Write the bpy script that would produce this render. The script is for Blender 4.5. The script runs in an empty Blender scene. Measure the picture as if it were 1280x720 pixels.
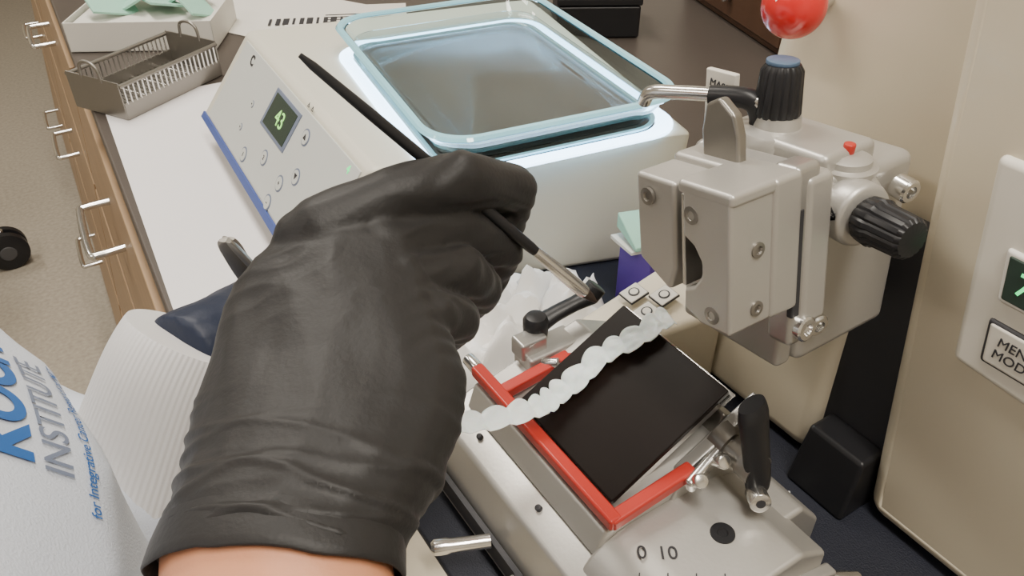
import bpy, bmesh, math, random
from mathutils import Vector, Matrix, Euler, noise
from mathutils.bvhtree import BVHTree
random.seed(4)
V=Vector
COL=bpy.context.scene.collection

# ------------------------------------------------------------------ materials
def mat(name,col,rough=.5,metal=0.,bump=0.,bscale=200.,var=0.,vscale=8.,emit=None,estr=0.,trans=0.,coat=0.,sheen=0.,alpha=1.,ior=1.45,sss=0.,stretch=None,spec=.5):
    m=bpy.data.materials.new(name); m.use_nodes=True
    nt=m.node_tree; b=nt.nodes['Principled BSDF']
    b.inputs['Base Color'].default_value=(*col,1); b.inputs['Roughness'].default_value=rough
    b.inputs['Metallic'].default_value=metal; b.inputs['IOR'].default_value=ior
    b.inputs['Specular IOR Level'].default_value=spec
    b.inputs['Transmission Weight'].default_value=trans; b.inputs['Coat Weight'].default_value=coat
    b.inputs['Sheen Weight'].default_value=sheen; b.inputs['Alpha'].default_value=alpha
    if sss: 
        b.inputs['Subsurface Weight'].default_value=sss; b.inputs['Subsurface Scale'].default_value=.004
    if emit: b.inputs['Emission Color'].default_value=(*emit,1); b.inputs['Emission Strength'].default_value=estr
    tc=nt.nodes.new('ShaderNodeTexCoord'); vec=tc.outputs['Object']
    if stretch:
        mp=nt.nodes.new('ShaderNodeMapping'); mp.inputs['Scale'].default_value=stretch
        nt.links.new(vec,mp.inputs[0]); vec=mp.outputs[0]
    n=nt.nodes.new('ShaderNodeTexNoise'); n.inputs['Scale'].default_value=vscale; n.inputs['Detail'].default_value=4
    nt.links.new(vec,n.inputs['Vector'])
    r=nt.nodes.new('ShaderNodeMixRGB'); v=max(var,.03)
    r.inputs[1].default_value=(*[c*(1-v) for c in col],1); r.inputs[2].default_value=(*[min(1,c*(1+v)) for c in col],1)
    nt.links.new(n.outputs['Fac'],r.inputs[0]); nt.links.new(r.outputs[0],b.inputs['Base Color'])
    if bump:
        n2=nt.nodes.new('ShaderNodeTexNoise'); n2.inputs['Scale'].default_value=bscale; n2.inputs['Detail'].default_value=5
        nt.links.new(vec,n2.inputs['Vector'])
        bp=nt.nodes.new('ShaderNodeBump'); bp.inputs['Strength'].default_value=bump; bp.inputs['Distance'].default_value=.002
        nt.links.new(n2.outputs['Fac'],bp.inputs['Height']); nt.links.new(bp.outputs[0],b.inputs['Normal'])
    return m
CREAM=mat('cream_enamel',(.66,.59,.455),.42,bump=.05,bscale=300,coat=.1)
PAD=mat('keypad_overlay',(.68,.65,.58),.4)
ALU=mat('satin_aluminium',(.48,.47,.45),.32,metal=.8,bump=.05,bscale=500)
ALU2=mat('light_anodised',(.50,.485,.455),.40,metal=.6,bump=.04,bscale=400)
CHROME=mat('bright_steel',(.70,.69,.67),.2,metal=.95)
STEEL=mat('brushed_steel',(.30,.285,.26),.34,metal=.85,bump=.1,bscale=80)
BLK=mat('black_plastic',(.014,.014,.016),.38,spec=.4)
BLKG=mat('black_blade_plate',(.011,.008,.007),.42,bump=.03,bscale=150,var=.1,spec=.14)
NAVY=mat('navy_tray_rubber',(.010,.012,.022),.55,bump=.3,bscale=900)
RED=mat('red_guard',(.46,.03,.02),.38,coat=.15)
REDB=mat('red_ball_plastic',(.62,.02,.02),.25,coat=.4)
WHITEP=mat('white_printing',(.9,.9,.88),.5)
DARKP=mat('dark_printing',(.03,.03,.035),.5)
BLUEP=mat('blue_printing',(.02,.11,.36),.6)
GREYP=mat('slate_printing',(.16,.19,.27),.6)
BENCH=mat('bench_dark_laminate',(.070,.058,.050),.4,var=.15,bump=.05)
PAPER=mat('white_bench_paper',(.76,.74,.75),.75,bump=.25,bscale=30)
BATHW=mat('bath_white_enamel',(.64,.62,.53),.38)
BATHP=mat('bath_panel_grey',(.58,.60,.58),.42)
BLUEB=mat('blue_band',(.06,.10,.33),.4)
GLASS=mat('dish_glass',(.78,.95,1.0),.03,trans=1.,ior=1.45)
RIM=mat('glass_edge_painted_glow',(.30,.62,.72),.06,emit=(.16,.48,.62),estr=.42,coat=1.)  # cyan edge glow is put into the emission; the glass is no lamp
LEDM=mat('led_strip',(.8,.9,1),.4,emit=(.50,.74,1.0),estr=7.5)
HOT=mat('heating_plate',(.025,.018,.017),.3,bump=.1,bscale=40,var=.3,vscale=20)
WATER=mat('water',(.90,.96,1),.02,trans=1.,ior=1.33)
LCD=mat('lcd_screen',(.03,.05,.04),.25)
LCDG=mat('lcd_green',(.3,.8,.2),.5,emit=(.5,1,.25),estr=.8)
LEDG=mat('led_green',(.1,.9,.3),.5,emit=(.1,1,.30),estr=1.1)
GLOVE=mat('black_nitrile_glove',(.0145,.0135,.0135),.52,bump=.10,bscale=500,sheen=.05,var=.12,vscale=30,spec=.40)
NGLOVE=mat('navy_nitrile_glove',(.008,.014,.035),.52,bump=.2,bscale=200)
SKIN=mat('skin',(.60,.27,.15),.5,bump=.1,bscale=400,var=.08,vscale=60,sss=.1)
COAT=mat('white_coat_cloth',(.58,.62,.70),.8,bump=.25,bscale=900,sheen=.1)
KNIT=mat('knit_cuff',(.62,.61,.61),.85,sheen=.2)
HAIR=mat('dark_hair',(.03,.018,.012),.5,bump=.5,bscale=300)
TROUS=mat('dark_trousers',(.03,.035,.05),.8)
WOOD=mat('maple_veneer',(.36,.24,.14),.45,var=.22,vscale=5,stretch=(1,1,9))
WOODD=mat('dark_walnut',(.07,.035,.02),.5,var=.3,vscale=6,stretch=(1,6,1))
FLOORM=mat('terrazzo',(.37,.33,.27),.45,var=.35,vscale=90)
WALLM=mat('wall_paint',(.70,.66,.58),.7)
CEILM=mat('ceiling_tile',(.78,.77,.74),.8,bump=.3,bscale=60)
MINT=mat('mint_green_foam',(.34,.62,.50),.75,bump=.3,bscale=150)
PURP=mat('purple_card',(.10,.05,.32),.55)
CARD=mat('white_card',(.70,.68,.63),.6)
TISS=mat('tissue',(.84,.82,.79),.85,bump=.4,bscale=60)
WAX=mat('paraffin_ribbon',(.90,.87,.84),.35,alpha=.90,bump=.2,bscale=300,sss=.3)
BRIS=mat('bristles',(.03,.02,.015),.6)
LAMP=mat('light_diffuser',(1,1,1),.5,emit=(1,.95,.86),estr=3.0)
RUB=mat('grey_rubber',(.07,.07,.075),.6)

def ribs(m,scale,axis='X',dist=.0015,st=.8):
    nt=m.node_tree; b=nt.nodes['Principled BSDF']
    uv=nt.nodes.new('ShaderNodeUVMap'); w=nt.nodes.new('ShaderNodeTexWave'); w.bands_direction=axis
    w.inputs['Scale'].default_value=scale; nt.links.new(uv.outputs[0],w.inputs['Vector'])
    bp=nt.nodes.new('ShaderNodeBump'); bp.inputs['Strength'].default_value=st; bp.inputs['Distance'].default_value=dist
    nt.links.new(w.outputs['Fac'],bp.inputs['Height']); nt.links.new(bp.outputs[0],b.inputs['Normal'])
ribs(KNIT,26,'Y',.0010,.35)

# ------------------------------------------------------------------ helpers
def empty(name,loc=(0,0,0),rot=(0,0,0)):
    e=bpy.data.objects.new(name,None); e.location=loc; e.rotation_euler=rot; e.empty_display_size=.02
    COL.objects.link(e); return e
def pm(e): return Matrix.LocRotScale(e.location,e.rotation_euler,None)
def link(me,name,par=None,m=None,bev=0,seg=3,smooth=True,local=False,ang=35):
    o=bpy.data.objects.new(name,me); COL.objects.link(o)
    if m: me.materials.append(m)
    if par:
        o.parent=par
        if not local: o.matrix_parent_inverse=pm(par).inverted()
    if smooth:
        for p in me.polygons: p.use_smooth=True
    if bev:
        b=o.modifiers.new('bev','BEVEL'); b.width=bev; b.segments=seg; b.limit_method='ANGLE'; b.angle_limit=math.radians(30); b.harden_normals=True
    elif smooth:
        me.set_sharp_from_angle(angle=math.radians(ang))
    return o
def frombm(bm,name): 
    bmesh.ops.recalc_face_normals(bm,faces=bm.faces)
    me=bpy.data.meshes.new(name); bm.to_mesh(me); bm.free(); return me
def box(name,size,loc,par=None,m=None,rot=(0,0,0),bev=.001,local=False,seg=3):
    bm=bmesh.new(); bmesh.ops.create_cube(bm,size=1)
    bmesh.ops.scale(bm,vec=V(size),verts=bm.verts)
    bmesh.ops.transform(bm,matrix=Matrix.LocRotScale(V(loc),Euler(rot),None),verts=bm.verts)
    return link(frombm(bm,name),name,par,m,bev,seg,local=local)
def hexa(name,pts,par=None,m=None,bev=.001,seg=3):
    bm=bmesh.new(); vs=[bm.verts.new(p) for p in pts]; bmesh.ops.convex_hull(bm,input=vs)
    bmesh.ops.dissolve_limit(bm,angle_limit=math.radians(2),verts=bm.verts,edges=bm.edges)
    return link(frombm(bm,name),name,par,m,bev,seg)
def basis(d,up=V((0,0,1))):
    d=V(d).normalized()
    if abs(d.dot(up))>.98: up=V((1,0,0))
    a=up.cross(d).normalized(); b=d.cross(a).normalized(); return a,b,d
def lathe(name,p0,p1,prof,par=None,m=None,seg=40,local=False,flute=0,fdep=0,ang=35):
    """prof: list of (t along axis in metres, radius)."""
    p0=V(p0); a,b,d=basis(V(p1)-p0); bm=bmesh.new(); rings=[]
    for t,r in prof:
        ring=[]
        for i in range(seg):
            th=2*math.pi*i/seg; rr=r*(1-(fdep if flute and math.cos(th*flute)>0.2 else 0))
            ring.append(bm.verts.new(p0+d*t+(a*math.cos(th)+b*math.sin(th))*max(rr,1e-5)))
        rings.append(ring)
    for r0,r1 in zip(rings,rings[1:]):
        for i in range(seg): bm.faces.new((r0[i],r0[(i+1)%seg],r1[(i+1)%seg],r1[i]))
    bm.faces.new(rings[0]); bm.faces.new(rings[-1])
    return link(frombm(bm,name),name,par,m,local=local,ang=ang)
def cyl(name,p0,p1,r,par=None,m=None,r1=None,c=.0006,local=False,seg=32):
    L=(V(p1)-V(p0)).length; r1=r if r1 is None else r1
    c=min(c,L*.4,r*.4)
    return lathe(name,p0,p1,[(0,r-c),(c*.3,r-c*.3),(c,r),(L-c,r1),(L-c*.3,r1-c*.3),(L,r1-c)],par,m,seg,local,ang=50)
def tube(name,pts,rad,par=None,m=None,seg=16,local=False,flat=1.,sub=6,uv=False):
    pts=[V(p) for p in pts]; rad=rad if isinstance(rad,(list,tuple)) else [rad]*len(pts)
    P=[];Rr=[]
    n=len(pts)
    for i in range(n-1):
        a=pts[max(i-1,0)];b=pts[i];c=pts[i+1];d=pts[min(i+2,n-1)]
        for k in range(sub):
            t=k/sub
            P.append(.5*((2*b)+(-a+c)*t+(2*a-5*b+4*c-d)*t*t+(-a+3*b-3*c+d)*t**3)); Rr.append(rad[i]*(1-t)+rad[i+1]*t)
    P.append(pts[-1]);Rr.append(rad[-1])
    bm=bmesh.new(); rings=[]; up=None
    for i,p in enumerate(P):
        d=(P[min(i+1,len(P)-1)]-P[max(i-1,0)]).normalized()
        if up is None: up=basis(d)[1]
        a=up.cross(d).normalized(); up=d.cross(a).normalized()
        rings.append([bm.verts.new(p+(a*math.cos(2*math.pi*j/seg)+up*math.sin(2*math.pi*j/seg)*flat)*Rr[i]) for j in range(seg)])
    lay=bm.loops.layers.uv.new('UVMap') if uv else None
    for i,(r0,r1) in enumerate(zip(rings,rings[1:])):
        for j in range(seg):
            f=bm.faces.new((r0[j],r0[(j+1)%seg],r1[(j+1)%seg],r1[j]))
            if uv:
                for l,(u,v) in zip(f.loops,((i,j),(i,j+1),(i+1,j+1),(i+1,j))): l[lay].uv=(u/len(P),v/seg)
    bm.faces.new(rings[0]); bm.faces.new(rings[-1])
    return link(frombm(bm,name),name,par,m,local=local,ang=60)
def prism(name,prof,y0,y1,par=None,m=None,bev=.001,axis='Y',seg=3):
    bm=bmesh.new()
    f=(lambda p,y:(p[0],y,p[1])) if axis=='Y' else ((lambda p,y:(p[0],p[1],y)) if axis=='Z' else (lambda p,y:(y,p[0],p[1])))
    A=[bm.verts.new(f(p,y0)) for p in prof]; B=[bm.verts.new(f(p,y1)) for p in prof]
    bm.faces.new(A); bm.faces.new(B)
    for i in range(len(A)): bm.faces.new((A[i],A[(i+1)%len(A)],B[(i+1)%len(A)],B[i]))
    return link(frombm(bm,name),name,par,m,bev,seg)
def text(name,body,size,loc,xdir,ydir,par=None,m=None,ext=.0002,bold=0,align='CENTER'):
    cu=bpy.data.curves.new(name,'FONT'); cu.body=body; cu.size=size; cu.extrude=ext; cu.align_x=align; cu.align_y='CENTER'; cu.offset=bold
    o=bpy.data.objects.new(name+'_tmp',cu); COL.objects.link(o); bpy.context.view_layer.update()
    me=bpy.data.meshes.new_from_object(o.evaluated_get(bpy.context.evaluated_depsgraph_get())); bpy.data.objects.remove(o)
    x=V(xdir).normalized(); zz=x.cross(V(ydir)).normalized(); y=zz.cross(x)
    M=Matrix((x,y,zz)).transposed().to_4x4(); M.translation=V(loc); me.transform(M)
    me.materials.clear()
    return link(me,name,par,m,smooth=False)
def fib(n=110):
    o=[];g=math.pi*(3-5**.5)
    for i in range(n):
        y=1-2*(i+.5)/n; r=(1-y*y)**.5; o.append(V((math.cos(g*i)*r,y,math.sin(g*i)*r)))
    return o
FIB=fib()
def ell(c,ax,ay,az,basis3=None):
    bx=basis3 or (V((1,0,0)),V((0,1,0)),V((0,0,1)))
    return [V(c)+bx[0]*(p.x*ax)+bx[1]*(p.y*ay)+bx[2]*(p.z*az) for p in FIB]
def addhull(bm,pts):
    b2=bmesh.new(); vs=[b2.verts.new(p) for p in pts]; r=bmesh.ops.convex_hull(b2,input=vs)
    bmesh.ops.delete(b2,geom=[v for v in b2.verts if not v.link_faces],context='VERTS')
    bmesh.ops.recalc_face_normals(b2,faces=b2.faces)
    t=bpy.data.meshes.new('t'); b2.to_mesh(t); b2.free(); bm.from_mesh(t); bpy.data.meshes.remove(t)
def chain(bm,pts,rad):
    for (p,r),(q,s) in zip(list(zip(pts,rad)),list(zip(pts,rad))[1:]): addhull(bm,ell(p,r,r,r)+ell(q,s,s,s))
def organic(bm,name,voxel,smooth,par,m,disp=None,local=False,scale=1.):
    me=bpy.data.meshes.new(name+'_src'); bm.to_mesh(me); bm.free()
    o=bpy.data.objects.new(name+'_src',me); COL.objects.link(o)
    r=o.modifiers.new('r','REMESH'); r.mode='VOXEL'; r.voxel_size=voxel
    s=o.modifiers.new('s','SMOOTH'); s.factor=.5; s.iterations=smooth
    bpy.context.view_layer.update()
    me2=bpy.data.meshes.new_from_object(o.evaluated_get(bpy.context.evaluated_depsgraph_get())); bpy.data.objects.remove(o)
    if disp:
        ns=[v.normal.copy() for v in me2.vertices]
        for v,n in zip(me2.vertices,ns): v.co+=n*disp(v.co.copy(),n)
    me2.materials.clear(); me2.name=name
    if scale!=1.: me2.transform(Matrix.Scale(scale,4))
    ob=link(me2,name,par,m,local=local,ang=180)
    return ob

# ------------------------------------------------------------------ room
def wall(name,size,loc,m): return box(name,size,loc,None,m,bev=0)
wall('floor',(5.0,8.0,.1),(-.7,2.0,-.05),FLOORM)
wall('ceiling',(5.0,8.0,.1),(-.7,2.0,2.75),CEILM)
wall('wall_right',(.1,8.0,2.7),(1.35,2.0,1.35),WALLM)
wall('wall_left',(.1,8.0,2.7),(-3.15,2.0,1.35),WALLM)
wall('wall_back',(4.4,.1,2.7),(-.9,5.95,1.35),WALLM)
wall('wall_front',(4.4,.1,2.7),(-.9,-1.95,1.35),WALLM)
box('baseboard_back',(4.2,.015,.1),(-.95,5.892,.05),None,WOODD)

# bench
bench=empty('lab_bench',(.6,1.2,0))
def ex(y): return .012+.052*y
prism('worktop',[(ex(-1.0),-1.0),(1.29,-1.0),(1.29,3.4),(ex(3.4),3.4)],.865,.90,bench,BENCH,.004,'Z')
hexa('carcass',[(ex(-1)+.01,-.98,.865),(1.28,-.98,.865),(1.28,3.38,.865),(ex(3.4)+.01,3.38,.865),(ex(-1)-.08,-.98,.10),(1.28,-.98,.10),(1.28,3.38,.10),(ex(3.4)-.08,3.38,.10)],bench,WOOD,.003)
hexa('toe_kick',[(ex(-1)-.03,-.97,.10),(1.27,-.97,.10),(1.27,3.37,.10),(ex(3.4)-.03,3.37,.10),(ex(-1)-.03,-.97,0),(1.27,-.97,0),(1.27,3.37,0),(ex(3.4)-.03,3.37,0)],bench,WOODD,.002)
def face(y,z,o=0): t=(.865-z)/.765; return V((ex(y)+.01-.09*t-o,y,z))
k=0
for yc in (-.65,.2,1.03,1.86,2.69):
    for zc,h in ((.755,.19),(.52,.24),(.25,.26)):
        w=.405; k+=1
        pts=[face(yc+sy*w,zc+sz*h/2,o) for sy in(-1,1) for sz in(-1,1) for o in(.0,.016)]
        hexa('drawer_%d'%k,pts,bench,WOOD,.002)
        a=face(yc-.065,zc+.03,.016);b=face(yc+.065,zc+.03,.016)
        o=V((-.040,0,.0))
        tube('handle_%d'%k,[a,a+o*.8,a+o+V((0,.012,0)),b+o-V((0,.012,0)),b+o*.8,b],.0050,bench,CHROME,10,sub=4)
bp=box('bench_paper',(.36,.60,.0006),(.245,.83,.9004),None,PAPER,rot=(0,0,math.radians(-4)),bev=0)

cab=empty('storage_cabinet',(-.9,5.5,0))
box('body',(1.3,.6,1.9),(-.9,5.5,.97),cab,CREAM,bev=.006)
box('plinth',(1.24,.54,.03),(-.9,5.5,.015),cab,DARKP)
for i in (-1,1):
    box('door_leaf_%d'%i,(.62,.02,1.8),(-.9+i*.32,5.195,.98),cab,CREAM,bev=.004)
    cyl('pull_%d'%i,(-.9+i*.06,5.17,.9),(-.9+i*.06,5.17,1.05),.008,cab,CHROME)

# ------------------------------------------------------------------ stool with casters
st=empty('lab_stool',(-.52,2.38,0))
hub=V((-.52,2.38,0))
lathe('column',hub+V((0,0,.08)),hub+V((0,0,1)),[(0,.035),(.12,.035),(.13,.02),(.40,.02)],st,CHROME)
lathe('seat',hub+V((0,0,.48)),hub+V((0,0,1)),[(0,.14),(.015,.185),(.05,.195),(.075,.18),(.085,.1)],st,BLK,48)
for i in range(5):
    th=math.radians(2+72*i); d=V((math.cos(th),math.sin(th),0))
    hexa('leg_%d'%i,[hub+d*.02+V((-d.y,d.x,0))*s*.025+V((0,0,z)) for s in(-1,1) for z in(.10,.14)]+[hub+d*.34+V((-d.y,d.x,0))*s*.015+V((0,0,z)) for s in(-1,1) for z in(.105,.125)],st,BLK,.004)
    n=V((-d.y,d.x,0)); c=hub+d*.34+V((0,0,.056))
    for s in(-1,1):
        lathe('wheel_%d_%d'%(i,s),c+n*s*.008,c+n*s*.04,[(0,.045),(.002,.0555),(.022,.0555),(.027,.042),(.028,.015)],st,BLK,28)
        lathe('wheel_cap_%d_%d'%(i,s),c+n*s*.036,c+n*s*.05,[(0,.022),(.002,.020),(.003,.008)],st,RUB,24)
    cyl('caster_stem_%d'%i,c,c+V((0,0,.06)),.009,st,CHROME)

# ------------------------------------------------------------------ microtome body
mt=empty('rotary_microtome',(.6,.1,.9))
box('base_tray',(.50,.64,.008),(.375,.205,.904),mt,NAVY,bev=.003)
box('base_foot',(.62,.74,.004),(.385,.205,.9022),mt,CREAM,bev=.0015)
hexa('rear_housing',[(.405,-.30,.91),(.405,.345,.91),(.80,-.30,.91),(.80,.345,.91),(.425,-.30,1.33),(.425,.335,1.33),(.79,-.30,1.33),(.79,.335,1.33)],mt,CREAM,.022,6)
hexa('front_shell',[(.381,-.31,.91),(.381,.156,.91),(.50,-.31,.91),(.50,.156,.91),(.381,-.31,1.10),(.381,.176,1.12),(.50,-.31,1.12),(.50,.176,1.12),(.392,-.31,1.34),(.392,.222,1.34),(.50,-.31,1.34),(.50,.222,1.34)],mt,CREAM,.016,6)
hexa('lower_shell',[(.384,.208,.91),(.384,.350,.91),(.44,.208,.91),(.44,.350,.91),(.392,.215,1.10),(.392,.345,1.10),(.44,.215,1.10),(.44,.345,1.10)],mt,CREAM,.012,5)
hexa('keypad_ledge',[(.30,.330,.91),(.384,.300,.91),(.384,.372,.91),(.30,.372,.91),(.30,.330,.962),(.384,.300,.982),(.384,.372,.982),(.30,.372,.962)],mt,CREAM,.006)
for i,(x,y) in enumerate(((.342,.356),(.356,.338),(.336,.334))):
    zk=.968+(x-.30)*.24
    box('key_frame_%d'%i,(.0175,.0160,.0020),(x,y,zk+.0012),mt,DARKP,rot=(0,-.235,.0),bev=.0006)
    box('key_%d'%i,(.0163,.0148,.0032),(x,y,zk+.0012),mt,PAD,rot=(0,-.235,.0),bev=.0006)
    lathe('key_icon_%d'%i,(x,y,zk+.0024),(x-.00024,y,zk+.0034),[(0,.0044),(.0009,.0044)],mt,DARKP,20)
    lathe('key_icon_centre_%d'%i,(x,y,zk+.0024),(x-.00024,y,zk+.0034),[(0,.0032),(.0012,.0032)],mt,PAD,20)
hexa('slide_channel',[(.394,.150,.91),(.394,.212,.91),(.41,.150,.91),(.41,.212,.91),(.398,.150,1.105),(.398,.214,1.105),(.412,.150,1.105),(.412,.214,1.105)],mt,DARKP,.001)
hexa('channel_foot',[(.360,.158,.908),(.360,.205,.908),(.395,.158,.908),(.395,.205,.908),(.372,.162,.953),(.372,.205,.953),(.395,.162,.953),(.395,.205,.953)],mt,BLK,.003)
cyl('applicator_stick',(.331,.206,.9095),(.351,.192,.9095),.0012,mt,WHITEP,c=.0002,seg=10)
def fp(y,z,o=0): 
    x=.381 if z<1.11 else .381+(z-1.11)*.048
    return V((x-o,y+.005,z))
hexa('control_pad',[fp(y,z,o) for (y,z) in ((.137,1.058),(.156,1.172),(-.06,1.172),(-.06,1.045)) for o in (.0045,-.006)],mt,PAD,.004,4)
hexa('display_frame',[fp(y,z,o) for (y,z) in ((.128,1.104),(.134,1.132),(.06,1.132),(.06,1.104)) for o in (.0058,.0)],mt,CARD,.002)
hexa('display',[fp(y,z,o) for (y,z) in ((.1265,1.1065),(.131,1.1295),(.065,1.1295),(.065,1.1065)) for o in (.0066,.0)],mt,LCD,.001)
text('digit','7.0',.017,fp(.1125,1.118,.0070),(0,-1,0),(0,.1,1),mt,LEDG,bold=.0001)
for nm,zc in (('menu',1.080),('cycle',1.152)):
    hexa('button_frame_'+nm,[fp(y,z,o) for (y,z) in ((.124,zc-.013),(.128,zc+.013),(.077,zc+.013),(.077,zc-.013)) for o in (.0055,.0)],mt,DARKP,.002)
    hexa('button_'+nm,[fp(y,z,o) for (y,z) in ((.1228,zc-.0118),(.1266,zc+.0118),(.0785,zc+.0118),(.0785,zc-.0118)) for o in (.0062,.0)],mt,PAD,.002)
text('menu_label','MENU\nMODE',.0075,fp(.1085,1.080,.0066),(0,-1,0),(0,.1,1),mt,DARKP)
lathe('hand_wheel',(.60,-.312,1.10),(.60,-.36,1.10),[(0,.02),(.005,.075),(.012,.085),(.022,.085),(.028,.07),(.03,.02)],mt,BLK,48)

# ------------------------------------------------------------------ specimen head
sh=empty('specimen_clamp_head',(.33,.22,1.10))
def xf(objs,M):
    for o in objs: o.data.transform(M)
def about(p,M): return Matrix.Translation(V(p))@M@Matrix.Translation(-V(p))
a=[]
a.append(hexa('orientation_housing',[(.325,.182,1.044),(.325,.265,1.044),(.40,.182,1.044),(.40,.265,1.044),(.325,.182,1.150),(.325,.272,1.150),(.40,.182,1.150),(.40,.272,1.150)],sh,ALU2,.006,4))
a.append(box('housing_step',(.04,.07,.014),(.352,.222,1.155),sh,ALU2,bev=.004))
a.append(box('front_flange',(.012,.074,.110),(.3185,.222,1.099),sh,ALU2,bev=.004))
xf(a,about((.33,.22,1.10),Matrix.Rotation(math.radians(-7),4,'X')))
h=[]
h.append(lathe('small_collar',(.352,.196,1.150),(.352,.197,1.17),[(0,.015),(.006,.0155),(.007,.0125),(.010,.012),(.012,.008)],sh,ALU2,40))
h.append(cyl('small_collar_pin',(.352,.197,1.161),(.352,.197,1.167),.0030,sh,RED))
xf(a+h,Matrix.Translation((-.016,.013,.002)))
for i,(x,y,z) in enumerate(((.303,.200,1.130),(.316,.194,1.078),(.366,.196,1.143))):
    lathe('socket_screw_%d'%i,(x,y,z),(x-.003,y-.02,z),[(0,.0066),(.008,.0066),(.0092,.0056),(.0093,.0034),(.006,.0030)],sh,CHROME,24)
cyl('knob_boss',(.328,.200,1.141),(.325,.185,1.143),.0165,sh,ALU2,c=.0025)
cyl('knob_boss_body',(.345,.225,1.139),(.328,.198,1.141),.0195,sh,ALU2,c=.003)
lathe('side_knob',(.325,.186,1.143),(.318,.138,1.149),[(0,.009),(.003,.0115),(.010,.0124),(.012,.0112),(.028,.0106),(.030,.0090),(.0305,.004)],sh,BLK,64,flute=16,fdep=.07)
text('arrow_symbol','↔',.013,(.3085,.198,1.146),(0,-1,0),(0,0,1),sh,DARKP,bold=.0004)
dx=V((-.030,.020,-.001))
lathe('dial_collar',V((.362,.232,1.150))+dx,V((.364,.236,1.20))+dx,[(0,.021),(.008,.022),(.012,.020),(.014,.013),(.020,.012)],sh,ALU2,48)
lathe('dial_knob',V((.362,.234,1.169))+dx,V((.364,.240,1.22))+dx,[(0,.0115),(.002,.0125),(.010,.0120),(.024,.0110),(.027,.0090),(.0275,.003)],sh,BLK,64,flute=16,fdep=.06)
cyl('dial_cap',V((.3633,.2378,1.1955))+dx,V((.3634,.238,1.198))+dx,.0085,sh,mat('blue_grey_cap',(.08,.13,.21),.4))
box('index_plate',(.004,.022,.044),(.326,.287,1.160),sh,PAD,rot=(math.radians(-8),0,0),bev=.001)
text('index_blue','↕',.016,(.3235,.286,1.150),(0,-1,0),(0,0,1),sh,BLUEP,bold=.0005)
text('index_text','MASS',.006,(.3235,.289,1.174),(0,-1,0),(0,0,1),sh,DARKP)
b=[]
b.append(box('dovetail_plate',(.020,.018,.110),(.290,.1955,1.122),sh,ALU,bev=.0035))
b.append(box('dovetail_back',(.022,.075,.092),(.298,.222,1.124),sh,ALU2,bev=.004))
b.append(box('dovetail_groove',(.0065,.0188,.066),(.2835,.1955,1.120),sh,DARKP,bev=.0008))
b.append(lathe('plate_screw',(.290,.190,1.078),(.290,.178,1.078),[(0,.0078),(.007,.0078),(.008,.0066),(.0081,.0038),(.006,.003)],sh,CHROME,24))
b.append(prism('rear_jaw',[(.185,1.094),(.262,1.094),(.262,1.176),(.185,1.176)],.262,.284,sh,ALU2,.003,'X'))
b.append(prism('front_jaw_right',[(.187,1.094),(.210,1.094),(.222,1.100),(.222,1.112),(.214,1.116),(.2085,1.124),(.2085,1.132),(.214,1.140),(.222,1.144),(.222,1.172),(.187,1.172)],.232,.264,sh,ALU2,.0022,'X'))
b.append(prism('front_jaw_left',[(.236,1.104),(.262,1.118),(.262,1.172),(.230,1.172),(.230,1.120)],.234,.264,sh,ALU2,.0025,'X'))
b.append(box('jaw_gap_shade',(.004,.012,.060),(.262,.227,1.138),sh,DARKP,bev=0))  # dark sheet standing in for the shade between the jaws
b.append(box('jaw_spring_plate',(.018,.0025,.055),(.243,.2235,1.140),sh,CHROME,bev=.0005))
b.append(box('jaw_cap',(.036,.040,.008),(.250,.206,1.172),sh,ALU2,bev=.0025))
for i,(y,z) in enumerate(((.250,1.160),(.200,1.103),(.215,1.158))):
    b.append(lathe('jaw_screw_%d'%i,(.2335,y,z),(.228,y,z),[(0,.0052),(.002,.0052),(.0022,.0028),(.001,.002)],sh,STEEL,20))
b.append(lathe('jaw_side_screw',(.252,.188,1.105),(.252,.180,1.105),[(0,.0045),(.002,.0045),(.0022,.0025),(.001,.002)],sh,STEEL,20))
b.append(lathe('jaw_side_screw_2',(.252,.188,1.140),(.252,.180,1.140),[(0,.0045),(.002,.0045),(.0022,.0025),(.001,.002)],sh,STEEL,20))
lv=prism('clamp_lever_plate',[(.213,1.150),(.236,1.150),(.238,1.190),(.235,1.203),(.226,1.207),(.217,1.200),(.214,1.190)],.268,.2745,sh,STEEL,.002,'X')
xf(b+[lv],about((.27,.22,1.13),Matrix.Rotation(math.radians(-12),4,'X')))
xf(b,about((.285,.185,1.145),Matrix.Scale(.86,4)))
xf([lv],Matrix.Translation((.003,-.001,-.007)))
xf(b,Matrix.Translation((-.001,.001,.000)))
tube('lever_rod',[(.300,.322,1.158),(.299,.316,1.166),(.304,.302,1.170),(.318,.272,1.175),(.328,.252,1.173)],.0040,sh,CHROME,14)
tube('lever_rod_end',[(.312,.284,1.173),(.322,.266,1.175),(.326,.260,1.167),(.326,.259,1.155)],[.0054,.0058,.0056,.0054],sh,BLK,14)
lathe('ball_stem',(.383,.292,1.204),(.45,.31,1.20),[(0,.005),(.05,.005),(.06,.004)],sh,CHROME,16)
bc=V((.382,.296,1.2055))
bmb=bmesh.new(); bmesh.ops.create_uvsphere(bmb,u_segments=40,v_segments=24,radius=.0182); bmesh.ops.translate(bmb,verts=bmb.verts,vec=bc)
link(frombm(bmb,'red_ball'),'red_ball',sh,REDB)
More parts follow.
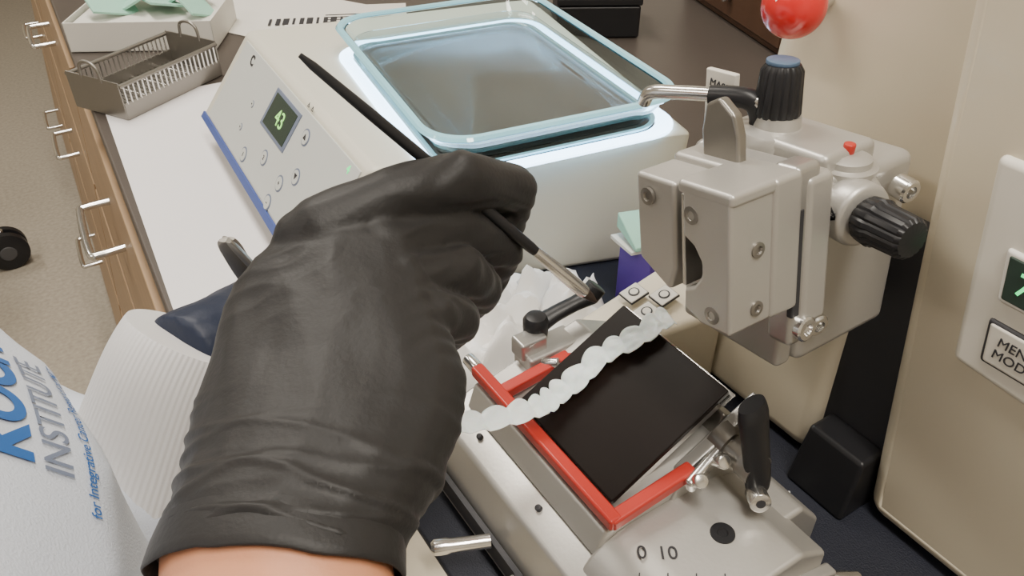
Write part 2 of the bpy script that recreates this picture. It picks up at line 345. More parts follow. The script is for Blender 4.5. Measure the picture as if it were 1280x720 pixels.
# curved arrow printed on the ball
vn=V((-.78,-.45,.42)).normalized(); ax,ay,_=basis(vn)
ab=bmesh.new()
def onb(th,r): return bc+(vn+(ax*math.cos(th)+ay*math.sin(th))*r).normalized()*.01835
prev=None
for i in range(15):
    th=math.radians(20+i*10); q=(ab.verts.new(onb(th,.42)),ab.verts.new(onb(th,.56)))
    if prev: ab.faces.new((prev[0],prev[1],q[1],q[0]))
    prev=q
t0=math.radians(160); ab.faces.new([ab.verts.new(onb(t0,.32)),ab.verts.new(onb(t0,.68)),ab.verts.new(onb(t0+.55,.5))])
link(frombm(ab,'rotation_arrow'),'rotation_arrow',sh,WHITEP)

# ------------------------------------------------------------------ blade holder
bh=empty('blade_holder',(.23,.24,.91))
prism('base_block',[(.152,.909),(.315,.909),(.315,.955),(.295,.978),(.186,.978),(.160,.968)],.150,.338,bh,ALU2,.003)
prism('base_slot',[(.150,.920),(.1535,.920),(.1535,.935),(.150,.935)],.16,.33,bh,DARKP,0)
prism('saddle',[(.176,.976),(.292,.976),(.288,.999),(.262,1.012),(.196,.994),(.182,.994)],.190,.325,bh,ALU2,.002)
arc=[(.285,.909),(.285,.975),(.262,.990),(.200,.990)]+[(.200-.036*math.sin(t*math.pi/12),.954+.036*math.cos(t*math.pi/12)) for t in range(1,6)]+[(.160,.935),(.160,.909)]
prism('segment_arc',arc,.125,.192,bh,ALU2,.003)
prism('segment_flange',[(.290,.909),(.290,.962),(.255,.974),(.205,.974),(.175,.960),(.158,.930),(.158,.909)],.118,.126,bh,ALU2,.002)
text('scale_0','0',.011,(.192,.172,.9905),(.8387,-.5446,0),(.5446,.8387,0),bh,DARKP)
text('scale_10','10',.011,(.203,.1645,.9905),(.8387,-.5446,0),(.5446,.8387,0),bh,DARKP)
for i in range(8):
    p=V((.176+.006*i,.163-.0040*i,.9902)); 
    box('tick_%d'%i,(.0006,.010 if i%2==0 else .006,.0008),(p.x+.004,p.y-.003,.9902),bh,DARKP,rot=(0,0,-.75),bev=0)
lathe('bolt_head',(.236,.158,.9895),(.236,.158,1.0),[(0,.0068),(.0012,.0066),(.0013,.0030),(.0007,.0025)],bh,BLK,28)
for i,(x,y) in enumerate(((.172,.235),(.172,.300))): cyl('base_screw_%d'%i,(x,y,.971),(x-.002,y,.975),.0020,bh,DARKP)
th=math.atan2(.040,.076); n=V((-math.sin(th),0,math.cos(th))); e=V((math.cos(th),0,math.sin(th)))
def pp(u,y,h): return V((.194,y,.999))+e*u+n*h
hexa('pressure_plate',[pp(u,y,h) for u in(0,.088) for y in(.199,.289) for h in(0,.0045)],bh,BLKG,.0012)
hexa('plate_support',[pp(u,y,h) for u in(.004,.084) for y in(.203,.283) for h in(-.012,-.0005)],bh,ALU,.001)
hexa('blade',[pp(u,y,h) for u in(.080,.0895) for y in(.197,.290) for h in(-.0012,-.0006)],bh,CHROME,0)
hexa('back_support',[(.262,.198,.99),(.262,.288,.99),(.292,.198,.99),(.292,.288,.99),(.270,.198,1.026),(.270,.288,1.026),(.284,.198,1.014),(.284,.288,1.014)],bh,STEEL,.002)
box('guard_bar',(.0085,.142,.008),(.1865,.258,1.001),bh,RED,bev=.0018)
box('guard_arm_near',(.058,.0085,.008),(.213,.1905,1.003),bh,RED,rot=(0,-.10,0),bev=.0018)
box('guard_arm_far',(.056,.0085,.008),(.212,.302,1.003),bh,RED,rot=(0,-.10,0),bev=.0018)
cyl('guard_pivot',(.187,.328,1.001),(.187,.340,1.001),.0045,bh,CHROME)
cyl('guard_pin',(.240,.310,.998),(.240,.297,1.008),.0035,bh,RED)
box('link_plate',(.030,.006,.010),(.246,.186,1.008),bh,CHROME,rot=(0,-.3,.2),bev=.0025)
cyl('link_screw_1',(.238,.184,1.005),(.236,.178,1.012),.0040,bh,CHROME)
cyl('link_screw_2',(.254,.186,1.010),(.252,.178,1.017),.0040,bh,CHROME)
hexa('side_cheek',[(.225,.188,.985),(.300,.188,.985),(.225,.198,.985),(.300,.198,.985),(.235,.190,1.006),(.235,.198,1.006),(.290,.190,1.034),(.290,.198,1.034)],bh,ALU,.0015)
lathe('lever_boss',(.266,.196,1.014),(.266,.160,1.012),[(0,.0105),(.010,.0105),(.0105,.0085),(.020,.0085),(.0205,.0095),(.030,.0095)],bh,STEEL,32)
tube('clamp_lever_grip',[(.2685,.165,.998),(.268,.167,1.006),(.267,.173,1.028),(.2665,.178,1.044),(.266,.1805,1.051)],[.0090,.0105,.0108,.0118,.0100],bh,BLK,28,flat=.55)
cyl('lever_bolt',(.263,.163,1.001),(.257,.154,1.004),.0058,bh,CHROME)
lathe('lever_bolt_socket',(.2572,.1542,1.0038),(.255,.151,1.005),[(0,.0028),(.0004,.0026)],bh,DARKP,16)
box('left_block',(.040,.020,.022),(.234,.318,.998),bh,ALU2,bev=.002)
box('left_block_step',(.020,.014,.014),(.221,.320,1.012),bh,ALU,bev=.002)
lathe('left_lever_hub',(.230,.326,1.008),(.230,.326,1.04),[(0,.0075),(.010,.0085),(.016,.0085),(.019,.0065),(.020,.003)],bh,BLK,32)
tube('left_lever_arm',[(.228,.326,1.018),(.243,.325,1.023),(.258,.323,1.027),(.270,.321,1.030)],[.0078,.0062,.0058,.0070],bh,BLK,20,flat=.75)
cyl('left_lever_tip',(.268,.321,1.030),(.274,.320,1.037),.0070,bh,BLK)
cyl('left_chrome_pin',(.222,.306,1.006),(.228,.297,1.010),.0030,bh,CHROME)
lathe('clamp_rod_front',(.150,.255,.935),(.118,.270,.935),[(0,.0045),(.024,.0045),(.027,.0052),(.034,.0050),(.036,.003)],bh,CHROME,24)
cyl('clamp_rod_side',(.270,.14,.945),(.308,.112,.945),.0055,bh,CHROME,c=.002)
box('foot_clip',(.010,.012,.020),(.147,.225,.922),bh,ALU,bev=.002)

# wax ribbon
rb=bmesh.new(); path=[V(p) for p in ((.120,.279,1.030),(.150,.274,1.018),(.184,.268,1.0145),(.205,.267,1.016),(.233,.268,1.0285),(.258,.261,1.0415),(.279,.256,1.051))]
N=300; rows=[]
def cr(path,t):
    n=len(path)-1; i=min(int(t*n),n-1); f=t*n-i
    a=path[max(i-1,0)];b=path[i];c=path[i+1];d=path[min(i+2,n)]
    return .5*((2*b)+(-a+c)*f+(2*a-5*b+4*c-d)*f*f+(-a+3*b-3*c+d)*f**3)
for i in range(N+1):
    t=i/N; p=cr(path,t); d=(cr(path,min(t+.02,1))-cr(path,max(t-.02,0))).normalized()
    w=V((0,0,1)).cross(d).normalized(); up=d.cross(w)
    ph=(t*14+.5*noise.noise(V((t*6,1,1))))*math.pi
    sc=abs(math.sin(ph))**.65
    row=[]
    for j in range(13):
        s=j/6-1
        hw=.0064+(.0028*sc if s>0 else .0020*abs(math.sin(ph+.7))**.65)
        row.append(rb.verts.new(p+w*(s*hw+.0018*noise.noise(V((t*9,7,0))))+up*(.0018+.0022*sc*(.25+.75*s*s)*(1 if s>0 else .7)+.0014*noise.noise(V((t*20,s*1.8,3))))))
    rows.append(row)
for a_,b_ in zip(rows,rows[1:]):
    for j in range(12): rb.faces.new((a_[j],a_[j+1],b_[j+1],b_[j]))
ro=link(frombm(rb,'wax_ribbon'),'wax_section_ribbon',None,WAX,ang=180)
so=ro.modifiers.new('s','SOLIDIFY'); so.thickness=.0003

# ------------------------------------------------------------------ crumpled tissue
def tissue(name,loc,sx,sy,h,seed,m=TISS,n=46,rot=0):
    bm=bmesh.new(); g=[]
    for i in range(n):
        r=[]
        for j in range(n):
            u=i/(n-1)*2-1; v=j/(n-1)*2-1
            q=V((u*2.2+seed,v*2.2,seed*1.7)); k=max(0,1-(u*u+v*v)*.5)
            z=abs(noise.noise(q))*1.2+abs(noise.noise(q*2.3))*.4
            rr=1+.25*noise.noise(V((math.atan2(v,u)*1.3,seed,0)))
            x=u*sx*rr+.1*sx*noise.noise(q*1.5); y=v*sy*rr+.1*sy*noise.noise(q*1.5+V((5,5,5)))
            x,y=x*math.cos(rot)-y*math.sin(rot),x*math.sin(rot)+y*math.cos(rot)
            r.append(bm.verts.new((loc[0]+x,loc[1]+y,loc[2]+h*z*k+h*.25*k)))
        g.append(r)
    for i in range(n-1):
        for j in range(n-1): bm.faces.new((g[i][j],g[i+1][j],g[i+1][j+1],g[i][j+1]))
    o=link(frombm(bm,name),name,None,m,ang=50); s=o.modifiers.new('s','SOLIDIFY'); s.thickness=.0006; return o
tissue('crumpled_tissue',(.282,.432,.910),.085,.050,.060,3.1)

pb=empty('reagent_carton',(.41,.41,.9))
box('carton',(.040,.040,.062),(.410,.410,.9392),pb,PURP,bev=.001)
hexa('green_flap',[(.384,.403,.974),(.428,.391,.976),(.428,.428,.982),(.386,.432,.984),(.384,.403,.978),(.428,.391,.980),(.428,.428,.992),(.386,.432,.998)],pb,MINT,.001)
hexa('white_flap',[(.382,.406,.970),(.426,.393,.970),(.426,.426,.972),(.382,.434,.972),(.382,.406,.973),(.426,.393,.973),(.426,.426,.975),(.382,.434,.976)],pb,CARD,.0005)

# ------------------------------------------------------------------ water bath
wb=empty('tissue_flotation_bath',(.36,.65,.9))
T=[V((.215,.538,1.040)),V((.480,.449,1.040)),V((.570,.830,1.040)),V((.236,.912,1.040))]
Bm=[V((.150,.556,.932)),V((.174,.960,.932))]
Bb=[V((.176,.558,.907)),V((.476,.457,.907)),V((.566,.836,.907)),V((.196,.945,.907))]
hexa('housing',T+Bm+Bb,wb,BATHW,.007,5)
for i,(x,y) in enumerate(((.20,.575),(.45,.49),(.54,.80),(.22,.90))): cyl('foot_%d'%i,(x,y,.9008),(x,y,.909),.012,wb,RUB)
TL,TR,BL,BR=T[3],T[0],Bm[1],Bm[0]
pn=((TR-TL).cross(BL-TL)).normalized()
if pn.x>0: pn=-pn
def pv(u,v,h=0): return TL.lerp(TR,u).lerp(BL.lerp(BR,u),v)+pn*h
def patch(name,u0,u1,v0,v1,h0,h1,m,bev=.0005): return hexa(name,[pv(u,v,h) for u in(u0,u1) for v in(v0,v1) for h in(h0,h1)],wb,m,bev)
patch('control_panel',.05,.97,.06,.90,-.002,.0012,BATHP)
patch('blue_stripe',.01,.99,.915,.985,-.002,.0022,BLUEB)
patch('display_bezel',.40,.60,.12,.47,0,.0022,GREYP)
patch('display',.415,.585,.15,.44,0,.0027,LCD)
ud=(TR-TL).normalized(); vd=(BL-TL).normalized()
text('temperature','43',.024,pv(.505,.30,.003),ud,-vd,wb,LCDG)
text('led_number','4',.011,pv(.92,.12,.0015),ud,-vd,wb,LEDG)
text('panel_triangles','▵ ▵',.016,pv(.62,.02,.0016),ud,-vd,wb,DARKP)
text('brand_letters','C',.016,pv(.16,.15,.0016),ud,-vd,wb,DARKP,bold=.0004)
for i,(u,v) in enumerate(((.67,.22),(.72,.50),(.66,.66),(.65,.86),(.40,.80),(.52,.64),(.30,.42),(.30,.66))):
    c=pv(u,v)
    r=.0085 if i<6 else .004
    lathe('key_ring_%d'%i,c,c+pn,[(0,r),(.0016,r),(.0018,r*.8)],wb,GREYP,24)
    lathe('key_%d'%i,c,c+pn,[(0,r*.82),(.0022,r*.8)],wb,BATHP,24)
    text('key_sym_%d'%i,('▲','▼','+','–','1','2','•','•')[i],.007,c+pn*.0024,ud,-vd,wb,DARKP)
DC=V((.384,.626)); dr=math.radians(-8.5)
def rr(hx,hy,r,z,n=8):
    o=[]
    for cx,cy,a0 in ((hx-r,hy-r,0),(-hx+r,hy-r,90),(-hx+r,-hy+r,180),(hx-r,-hy+r,270)):
        for k in range(n+1):
            t=math.radians(a0+90*k/n); x=(cx+r*math.cos(t))*1.03; y=(cy+r*math.sin(t))*1.045
            o.append(V((DC.x+x*math.cos(dr)-y*math.sin(dr),DC.y+x*math.sin(dr)+y*math.cos(dr),z)))
    return o
def loftr(name,rings,m,closed=False,cap=(True,True)):
    bm=bmesh.new(); Rg=[[bm.verts.new(p) for p in r] for r in rings]; n=len(Rg[0])
    prs=list(zip(Rg,Rg[1:]))+([(Rg[-1],Rg[0])] if closed else [])
    for a_,b_ in prs:
        for i in range(n): bm.faces.new((a_[i],a_[(i+1)%n],b_[(i+1)%n],b_[i]))
    if not closed:
        if cap[0]: bm.faces.new(Rg[0])
        if cap[1]: bm.faces.new(Rg[-1])
    return link(frombm(bm,name),name,wb,m,ang=40)
loftr('heating_plate',[rr(.098,.138,.02,1.0395),rr(.098,.138,.02,1.0412),rr(.097,.137,.02,1.0418)],HOT)
loftr('glass_dish',[rr(.088,.128,.025,1.0425),rr(.096,.136,.028,1.047),rr(.107,.147,.033,1.067),rr(.109,.149,.034,1.0715),
   rr(.105,.145,.032,1.0715),rr(.103,.143,.031,1.067),rr(.092,.132,.026,1.050),rr(.086,.126,.024,1.047)],GLASS)
loftr('painted_glow_rim',[rr(.1075,.1475,.034,1.0705),rr(.1120,.1520,.036,1.0705),rr(.1138,.1538,.037,1.0725),rr(.1120,.1520,.036,1.0748),rr(.1075,.1475,.034,1.0748),rr(.1060,.1460,.033,1.0725)],RIM,True)  # band with painted glow, standing for light guided along the glass edge
loftr('painted_glow_foot',[rr(.0965,.1365,.027,1.0425),rr(.1000,.1400,.029,1.0425),rr(.1010,.1410,.030,1.0450),rr(.0975,.1375,.028,1.0450)],RIM,True)
loftr('water_surface',[rr(.0985,.1385,.028,1.0595),rr(.0985,.1385,.028,1.0600)],WATER)
loftr('light_strip',[rr(.1015,.1415,.03,1.0402),rr(.1135,.1535,.035,1.0402),rr(.1135,.1535,.035,1.0425),rr(.1015,.1415,.03,1.0425)],LEDM,True)  # LED ring widened, so its glow also stands in for the near-side highlight

# ------------------------------------------------------------------ slide staining rack
rk=empty('slide_staining_rack',(.16,1.16,.9))
ra=math.radians(30)
def rp(x,y,z): return V((.155+x*math.cos(ra)-y*math.sin(ra),1.155+x*math.sin(ra)+y*math.cos(ra),.901+z))
lx,ly=.085,.048
for s,nm in((-1,'near'),(1,'far')):
    hexa('side_plate_'+nm,[rp(x,s*ly+o,z) for x in(-lx,lx) for z in(.0,.022) for o in(-.001,.001)],rk,STEEL,.0008)
    tube('top_rail_'+nm,[rp(-lx,s*ly,.045),rp(lx,s*ly,.045)],.0028,rk,STEEL,10,sub=2)
    for i in range(22):
        x=-lx+.006+i*(2*lx-.012)/21
        tube('wire_%s_%d'%(nm,i),[rp(x,s*ly,.02),rp(x,s*ly,.045)],.0012,rk,CHROME,6,sub=1)
for s,nm in((-1,'l'),(1,'r')):
    hexa('end_plate_'+nm,[rp(s*lx+o,y,z) for y in(-ly,ly) for z in(.0,.05) for o in(-.001,.001)],rk,STEEL,.0008)
    tube('handle_ear_'+nm,[rp(s*lx,-.018,.045),rp(s*lx,-.015,.064),rp(s*lx,0,.070),rp(s*lx,.015,.064),rp(s*lx,.018,.045)],.0022,rk,STEEL,8)
for i in range(22):
    x=-lx+.006+i*(2*lx-.012)/21
    tube('floor_wire_%d'%i,[rp(x,-ly,.006),rp(x,ly,.006)],.0012,rk,CHROME,6,sub=1)
hexa('floor_sheet',[rp(x,y,z) for x in(-lx,lx) for y in(-ly,ly) for z in(.0,.0015)],rk,STEEL,0)

gb=empty('cassette_pad_box',(.21,1.38,.9))
ga=math.radians(-30)
def gp(x,y,z): return V((.215+x*math.cos(ga)-y*math.sin(ga),1.375+x*math.sin(ga)+y*math.cos(ga),.901+z))
for nm,x0,x1,y0,y1,z0,z1 in (('bottom',-.11,.11,-.07,.07,0,.002),('wall_n',-.11,.11,-.07,-.068,0,.045),('wall_f',-.11,.11,.068,.07,0,.045),('wall_l',-.11,-.108,-.07,.07,0,.045),('wall_r',.108,.11,-.07,.07,0,.045)):
    hexa('box_'+nm,[gp(x,y,z) for x in(x0,x1) for y in(y0,y1) for z in(z0,z1)],gb,CARD,.0006)
hexa('box_contents',[gp(x,y,z) for x in(-.105,.105) for y in(-.065,.065) for z in(.003,.038)],gb,CARD,.002)
for i,(x,y,z,w,a1,a2) in enumerate(((-.055,-.01,.055,.05,.5,.3),(-.02,.015,.062,.045,-.5,.9),(.02,.0,.052,.05,.25,1.6),(.055,.02,.060,.045,-.4,.2),(-.045,.04,.060,.045,.35,2.2),(.08,-.02,.05,.04,.6,.6))):
    box('green_pad_%d'%i,(w*1.5,w,.004),gp(x,y,z),gb,MINT,rot=(a1,a1*.6,a2),bev=.001)

pa=empty('label_sheets',(.43,1.35,.9))
box('sheet_1',(.22,.30,.001),(.42,1.36,.9012),pa,CARD,rot=(0,0,.5),bev=0)
box('sheet_2',(.20,.14,.001),(.50,1.28,.9024),pa,CARD,rot=(0,0,-.45),bev=0)
for i in range(12):
    box('barcode_%d'%i,(.004+.003*(i%3),.030,.0005),(.385+.013*i*math.cos(-.45),1.330+.013*i*math.sin(-.45),.9034),pa,DARKP,rot=(0,0,-.45),bev=0)
for i in range(6):
    box('print_line_%d'%i,(.11,.003,.0004),(.50+.012*i*.43,1.235+.011*i,.9034),pa,DARKP,rot=(0,0,-.45),bev=0)
db=empty('black_instrument_case',(.83,1.02,.9))
box('case',(.13,.12,.05),(.83,1.03,.926),db,BLK,rot=(0,0,-.55),bev=.004)
box('case_lid',(.134,.124,.012),(.83,1.03,.958),db,BLK,rot=(0,0,-.55),bev=.003)
wc=empty('wooden_slide_cabinet',(1.12,.88,.9))
box('shell',(.24,.34,.30),(1.14,.88,1.051),wc,WOODD,rot=(0,0,-.3),bev=.004)
for i in range(4):
    box('drawer_front_%d'%i,(.008,.31,.062),(1.022,.915,.945+i*.070),wc,WOODD,rot=(0,0,-.3),bev=.002)
    cyl('drawer_pull_%d'%i,(1.018,.916,.945+i*.07),(1.005,.92,.945+i*.07),.006,wc,CHROME)

# ------------------------------------------------------------------ right hand + brush (hand frame, mm)
H0=V((.0940,.2660,1.1670)); HR=Euler((math.radians(53),0,math.radians(-33)))
hand=empty('gloved_hand',H0,HR)
bm=bmesh.new()
nrm=V((0,.62,.78)); axd=V((0,.78,-.62)); xx=V((1,0,0))
secs=[((-4.5,-102,87),37.5,27),((-3.3,-93,78),39,27),((0,-83,68),42.5,26),((2,-69,55),46.5,24),((2.5,-52,40),47.5,22),((-1,-34,26),43.5,20),((-3,-18,17),38,17),((-1,-6,12),30,14)]
for (c0,w0,t0),(c1,w1,t1) in zip(secs,secs[1:]):
    addhull(bm,ell(c0,w0,3 if c0[1]<-95 else 8,t0,(xx,axd,nrm))+ell(c1,w1,8,t1,(xx,axd,nrm)))
chain(bm,[V(p) for p in((-16,-8,10),(-9,4,10),(16,17,4),(44,27,-9),(67,27,-46),(62,10,-64))],[14.5,14.5,13.5,12,11.2,9.5])
chain(bm,[V(p) for p in((2,-12,11),(14,-2,8),(38,7,-16),(60,1,-44),(55,-15,-58))],[14,13.5,12.5,11.5,9.5])
chain(bm,[V(p) for p in((16,-24,16),(24,-16,10),(42,-12,-10),(51,-20,-34),(42,-28,-44))],[14,13,12,10.8,9.2])
chain(bm,[V(p) for p in((24,-40,24),(34,-30,18),(42,-32,2),(36,-38,-14),(26,-38,-20))],[13,12,10.5,9.8,8.6])
chain(bm,[V(p) for p in((-26,-66,44),(-24,-30,6),(2,4,-28),(32,18,-58),(50,16,-76))],[17,15,12.5,11.5,10])
for c,r in (((-15,0,13),13),((5,-6,15),13),((22,-16,18),12)): addhull(bm,ell(c,r,r,r*.75))
def ridge(x): return 1-2*abs(x)
def gd(c,n):
    y=c.y; s=y-c.z*.8     # coordinate along the forearm axis
    wr=max(0,min(1,(-50-y)/30)); f=0
    w=noise.noise(V((c.x*.018,s*.02,1)))*14
    a=(s*1.0+c.x*.16+w)*.30; f+=wr*1.0*(math.exp(-((math.sin(a*.5))**2)*9)*1.3-.35)
    a=(s-c.x*.30+w*1.5+20)*.26; f+=wr*.8*(math.exp(-((math.sin(a*.5))**2)*12)*1.2-.2)
    f+=wr*.6*ridge(noise.noise(V((c.x*.03,s*.10,c.z*.02))))
    q=V((c.x*.03+c.y*.025,c.y*.010-c.x*.010,c.z*.02)); f+=1.2*noise.noise(q*1.4)
    mid=max(0,1-abs(y+45)/45); f+=mid*.8*ridge(noise.noise(V(((c.x*.8+c.y*.5)*.045,(c.y-.5*c.x)*.012,5)))*1.2)
    kn=max(0,1-abs(y+8)/38); f+=kn*.8*ridge(noise.noise(V((c.x*.03+c.y*.05,(c.y-c.x*.6)*.10,c.z*.03))))
    fg=max(0,min(1,(c.x-25)/15))*max(0,min(1,(y+50)/10)); f+=fg*.35*math.sin(c.x*.8+c.z*.7+w)
    return f*(1 if y>-92 else max(.2,1-(-92-y)/8))
organic(bm,'glove',1.25,6,hand,GLOVE,gd,local=True,scale=.001)
def cuffring(s,w,t,n=72):
    c=V((-4.6,-103.5,88.2))+axd*s
    o=[]
    for i in range(n):
        a=2*math.pi*i/n; q=s+1.5*noise.noise(V((math.cos(a)*1.6,math.sin(a)*1.6,2)))+.5*noise.noise(V((math.cos(a)*5,math.sin(a)*5,2)))
        g=1+.012*math.sin(3*a)+.010*noise.noise(V((math.cos(a)*3,math.sin(a)*3,s*.1)))
        o.append((c+axd*(q-s)+xx*math.cos(a)*w*g+nrm*math.sin(a)*t*g)*.001)
    return o
b2=bmesh.new(); RG=[[b2.verts.new(p) for p in cuffring(s,w,t)] for s,w,t in ((12,37.6,26.0),(5,38.4,27.2),(0,38.8,27.7),(-3,38.9,27.8),(-3.6,38.3,27.2),(-3,37.9,26.9),(0,37.6,26.6),(8,36,25.2))]
for a_,b_ in zip(RG,RG[1:]):
    for i in range(72): b2.faces.new((a_[i],a_[(i+1)%72],b_[(i+1)%72],b_[i]))
link(frombm(b2,'glove_cuff'),'glove_cuff',hand,GLOVE,local=True,ang=180)

br=empty('fine_paint_brush',H0,HR)
A=V((107.2,-25.7,-62))*.001; E=V((-14.9,69.5,30.2))*.001; Dv=(E-A).normalized(); Lb=(E-A).length
lathe('bristles',A,E,[(0,.0006),(.004,.0020),(.009,.0028),(.012,.0027)],br,BRIS,20,local=True)
lathe('ferrule',A+Dv*.009,E,[(0,.0030),(.002,.0034),(.014,.0033),(.034,.0026),(.036,.0024)],br,CHROME,24,local=True)
lathe('handle',A+Dv*.044,E,[(0,.0022),(.004,.0026),(.030,.0028),(.060,.0026),(.100,.0024),(Lb-.052,.0018),(Lb-.046,.0010)],br,BLK,20,local=True)

fo=empty('steel_forceps',(.065,.355,1.125))
f0=V((.0625,.3590,1.128)); f1=V((.092,.390,1.040))
for s in(-1,1):
    off=V((.6,-.8,0)).normalized()*.003*s
    tube('arm_%d'%s,[f0,f0+(f1-f0)*.10+off*.6,f0+(f1-f0)*.5+off*1.8,f1],[.0040,.0058,.0060,.002],fo,STEEL,12,flat=.35)

# ------------------------------------------------------------------ operator
op=empty('operator_person',(-.16,.27,0))
bm=bmesh.new()
tor=[((-.18,.26,.46),.17,.235),((-.175,.26,.70),.15,.215),((-.165,.26,.90),.137,.195),((-.154,.26,1.02),.137,.20),((-.152,.262,1.105),.135,.208),((-.192,.26,1.19),.118,.208),((-.235,.26,1.27),.072,.165),((-.245,.26,1.315),.055,.07)]
for (c0,a0,b0),(c1,a1,b1) in zip(tor,tor[1:]):
    addhull(bm,ell(c0,a0,b0,.02)+ell(c1,a1,b1,.02))
chain(bm,[V(p) for p in((-.24,.43,1.245),(-.16,.455,1.10),(-.062,.405,.975),(-.012,.362,.985))],[.062,.056,.052,.046])
chain(bm,[V(p) for p in((-.24,.09,1.245),(-.17,.01,1.13),(-.075,-.065,1.045),(-.045,-.005,1.065))],[.062,.056,.050,.046])
def cd_(c,n):
    return .005*noise.noise(V((c.x*9,c.y*9,c.z*5)))+.0025*noise.noise(V((c.x*30,c.y*22,c.z*12)))
coat=organic(bm,'lab_coat',.006,6,op,COAT,cd_)
tube('knit_cuff_left',[(-.022,.362,.975),(.000,.368,1.010),(.022,.373,1.045),(.036,.377,1.062)],[.047,.043,.040,.037],op,KNIT,64,sub=8,uv=True)
tube('knit_cuff_right',[(-.050,-.025,1.060),(-.035,.015,1.078),(-.028,.035,1.086)],[.044,.040,.037],op,KNIT,64,sub=8,uv=True)
bm=bmesh.new()
W=V((.0168,.1544,1.1366)); Eb=V((-.035,.005,1.075))
ar=(W-Eb).normalized(); sx=V((.8387,-.5446,0)); sx=(sx-ar*sx.dot(ar)).normalized(); sn=sx.cross(ar)
addhull(bm,ell(Eb,.036,.008,.034,(sx,ar,sn))+ell(W-ar*.05,.036,.008,.028,(sx,ar,sn)))
addhull(bm,ell(W-ar*.05,.036,.008,.028,(sx,ar,sn))+ell(W+ar*.018,.0340,.008,.0238,(sx,ar,sn)))
organic(bm,'forearm',.003,6,op,SKIN)
bm=bmesh.new()
w0=V((.034,.376,1.058)); hd=V((.82,.42,-.10)).normalized(); hn=V((-.1,.3,1)).normalized(); hs=hd.cross(hn).normalized(); hn=hs.cross(hd)
def lh(a,b,c): return w0+hd*a+hs*b+hn*c
B3=(hd,hs,hn)
addhull(bm,ell(lh(-.006,0,0),.006,.026,.024,B3)+ell(lh(.014,0,0),.006,.028,.021,B3))
addhull(bm,ell(lh(.010,0,0),.006,.028,.021,B3)+ell(lh(.055,0,0),.010,.040,.015,B3))
addhull(bm,ell(lh(.055,0,0),.010,.040,.015,B3)+ell(lh(.080,0,0),.008,.036,.011,B3))
for i,b_ in enumerate((-.030,-.010,.010,.030)):
    l=(.036,.042,.040,.032)[i]
    chain(bm,[lh(.076,b_,0),lh(.076+l,b_*.8,-.006),lh(.076+l+.008,b_*.7,-.030),lh(.076+l-.014,b_*.6,-.044)],[.0105,.0098,.009,.008])
chain(bm,[lh(.020,-.026,-.006),lh(.050,-.046,-.022),lh(.082,-.038,-.036),lh(.100,-.024,-.044)],[.014,.012,.0105,.009])
organic(bm,'left_glove',.002,5,op,NGLOVE,lambda c,n:.0015*noise.noise(c*60))
bm=bmesh.new(); hc=V((-.205,.255,1.46))
addhull(bm,ell(hc,.092,.074,.095)); addhull(bm,ell(hc+V((.035,0,-.05)),.05,.05,.055)+ell(hc+V((.06,0,-.085)),.016,.018,.016))
chain(bm,[V((-.235,.257,1.30)),hc+V((-.015,0,-.06))],[.055,.052])
chain(bm,[hc+V((.088,0,.012)),hc+V((.106,0,-.022))],[.008,.013])
for s in(-1,1):
    addhull(bm,ell(hc+V((-.005,s*.076,-.01)),.018,.007,.03)); addhull(bm,ell(hc+V((.078,s*.03,.022)),.014,.02,.006))
organic(bm,'head',.003,4,op,SKIN)
for s in(-1,1):
    bmb=bmesh.new(); bmesh.ops.create_uvsphere(bmb,u_segments=16,v_segments=12,radius=.011); bmesh.ops.translate(bmb,verts=bmb.verts,vec=hc+V((.080,s*.030,.004)))
    link(frombm(bmb,'eye'),'eye_%d'%s,op,WHITEP)
    bmb=bmesh.new(); bmesh.ops.create_uvsphere(bmb,u_segments=16,v_segments=12,radius=.0055); bmesh.ops.translate(bmb,verts=bmb.verts,vec=hc+V((.0875,s*.030,.002)))
    link(frombm(bmb,'iris'),'iris_%d'%s,op,DARKP)
tube('lips',[hc+V((.082,-.024,-.058)),hc+V((.092,0,-.055)),hc+V((.082,.024,-.058))],[.003,.006,.003],op,RED,10,flat=.7)
bm=bmesh.new(); addhull(bm,ell(hc+V((-.022,0,.022)),.095,.084,.095)); addhull(bm,ell(hc+V((-.07,0,-.03)),.045,.07,.09)); addhull(bm,ell(hc+V((-.12,0,.01)),.035,.035,.035))
organic(bm,'hair',.004,4,op,HAIR,lambda c,n:.004*noise.noise(V((c.x*20,c.y*60,c.z*20))))
bm=bmesh.new()
for s in(-1,1):
    chain(bm,[V((-.17,.26+s*.09,.78)),V((-.165,.26+s*.10,.48)),V((-.185,.26+s*.10,.10))],[.085,.062,.045])
organic(bm,'legs',.008,4,op,TROUS)
for s in(-1,1):
    bm=bmesh.new(); addhull(bm,ell((-.20,.26+s*.10,.05),.045,.04,.048)+ell((-.09,.26+s*.11,.032),.045,.042,.030))
    organic(bm,'shoe_%d'%s,.006,3,op,BLK)
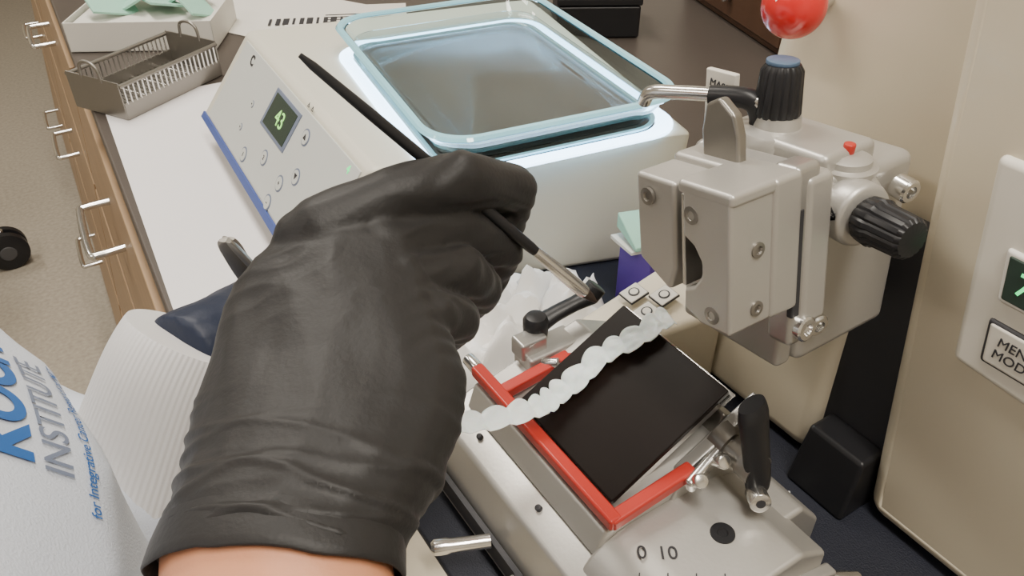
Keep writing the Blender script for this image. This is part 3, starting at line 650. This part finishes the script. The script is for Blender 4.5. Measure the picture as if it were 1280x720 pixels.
# lettering wrapped on the chest of the coat
cbm=bmesh.new(); cbm.from_mesh(coat.data); bvh=BVHTree.FromBMesh(cbm)
n0=V((.62,-.10,.78)).normalized()
hit=bvh.ray_cast(V((-.030,.285,1.112))+n0*.15,-n0)[0]
tx=V((0,1,0)); tx=(tx-n0*tx.dot(n0)).normalized(); ty=n0.cross(tx)
def emb(name,body,size,dx_,dy_,m,bold):
    o=text(name,body,size,(0,0,0),(1,0,0),(0,1,0),op,m,ext=0,bold=bold)
    me=o.data
    b=bmesh.new(); b.from_mesh(me); bmesh.ops.triangulate(b,faces=b.faces)
    for _ in range(3):
        es=[e for e in b.edges if e.calc_length()>.003]
        if es: bmesh.ops.subdivide_edges(b,edges=es,cuts=1); bmesh.ops.triangulate(b,faces=b.faces)
    b.to_mesh(me); b.free()
    for v in me.vertices:
        p=hit+tx*(v.co.x+dx_)+ty*(v.co.y+dy_)
        h=bvh.ray_cast(p+n0*.12,-n0)
        v.co=(h[0]+n0*.0010) if h[0] else p
emb('emblem_line_1','KOCH',.028,.003,.029,BLUEP,.0010)
emb('emblem_line_2','INSTITUTE',.0165,.000,.0095,GREYP,.0001)
emb('emblem_line_3','for Integrative Cancer Research at MIT',.0062,-.004,-.003,BLUEP,.0001)
cbm.free()

# ------------------------------------------------------------------ lights
def area(name,loc,sx,sy,power,col=(1,.93,.83),rot=(0,0,0)):
    l=bpy.data.lights.new(name,'AREA'); l.shape='RECTANGLE'; l.size=sx; l.size_y=sy; l.energy=power; l.color=col
    o=bpy.data.objects.new(name,l); o.location=loc; o.rotation_euler=rot; COL.objects.link(o); return o
for i,(x,y) in enumerate(((.15,-.4),(.15,1.6),(-1.4,.6),(-1.0,3.4))):
    cl=empty('ceiling_light' if i==0 else 'ceiling_light.%03d'%i,(x,y,2.69))
    box('housing',(.34,1.24,.05),(x,y,2.678),cl,CARD,bev=.004)
    box('diffuser',(.30,1.2,.006),(x,y,2.651),cl,LAMP,bev=.001)
    area('tube_lamp_%d'%i,(x,y,2.64),.30,1.2,(35,33,19,26)[i])
w=bpy.data.worlds.new('world'); bpy.context.scene.world=w; w.use_nodes=True
w.node_tree.nodes['Background'].inputs[0].default_value=(.9,.92,1,1); w.node_tree.nodes['Background'].inputs[1].default_value=.3

# ------------------------------------------------------------------ camera
cd=bpy.data.cameras.new('camera'); cam=bpy.data.objects.new('camera',cd); COL.objects.link(cam)
cd.sensor_width=36; cd.lens=28.125; cd.clip_start=.01
cam.location=(0,0,1.35); cam.rotation_euler=(math.radians(53),0,math.radians(-33))
bpy.context.scene.camera=cam
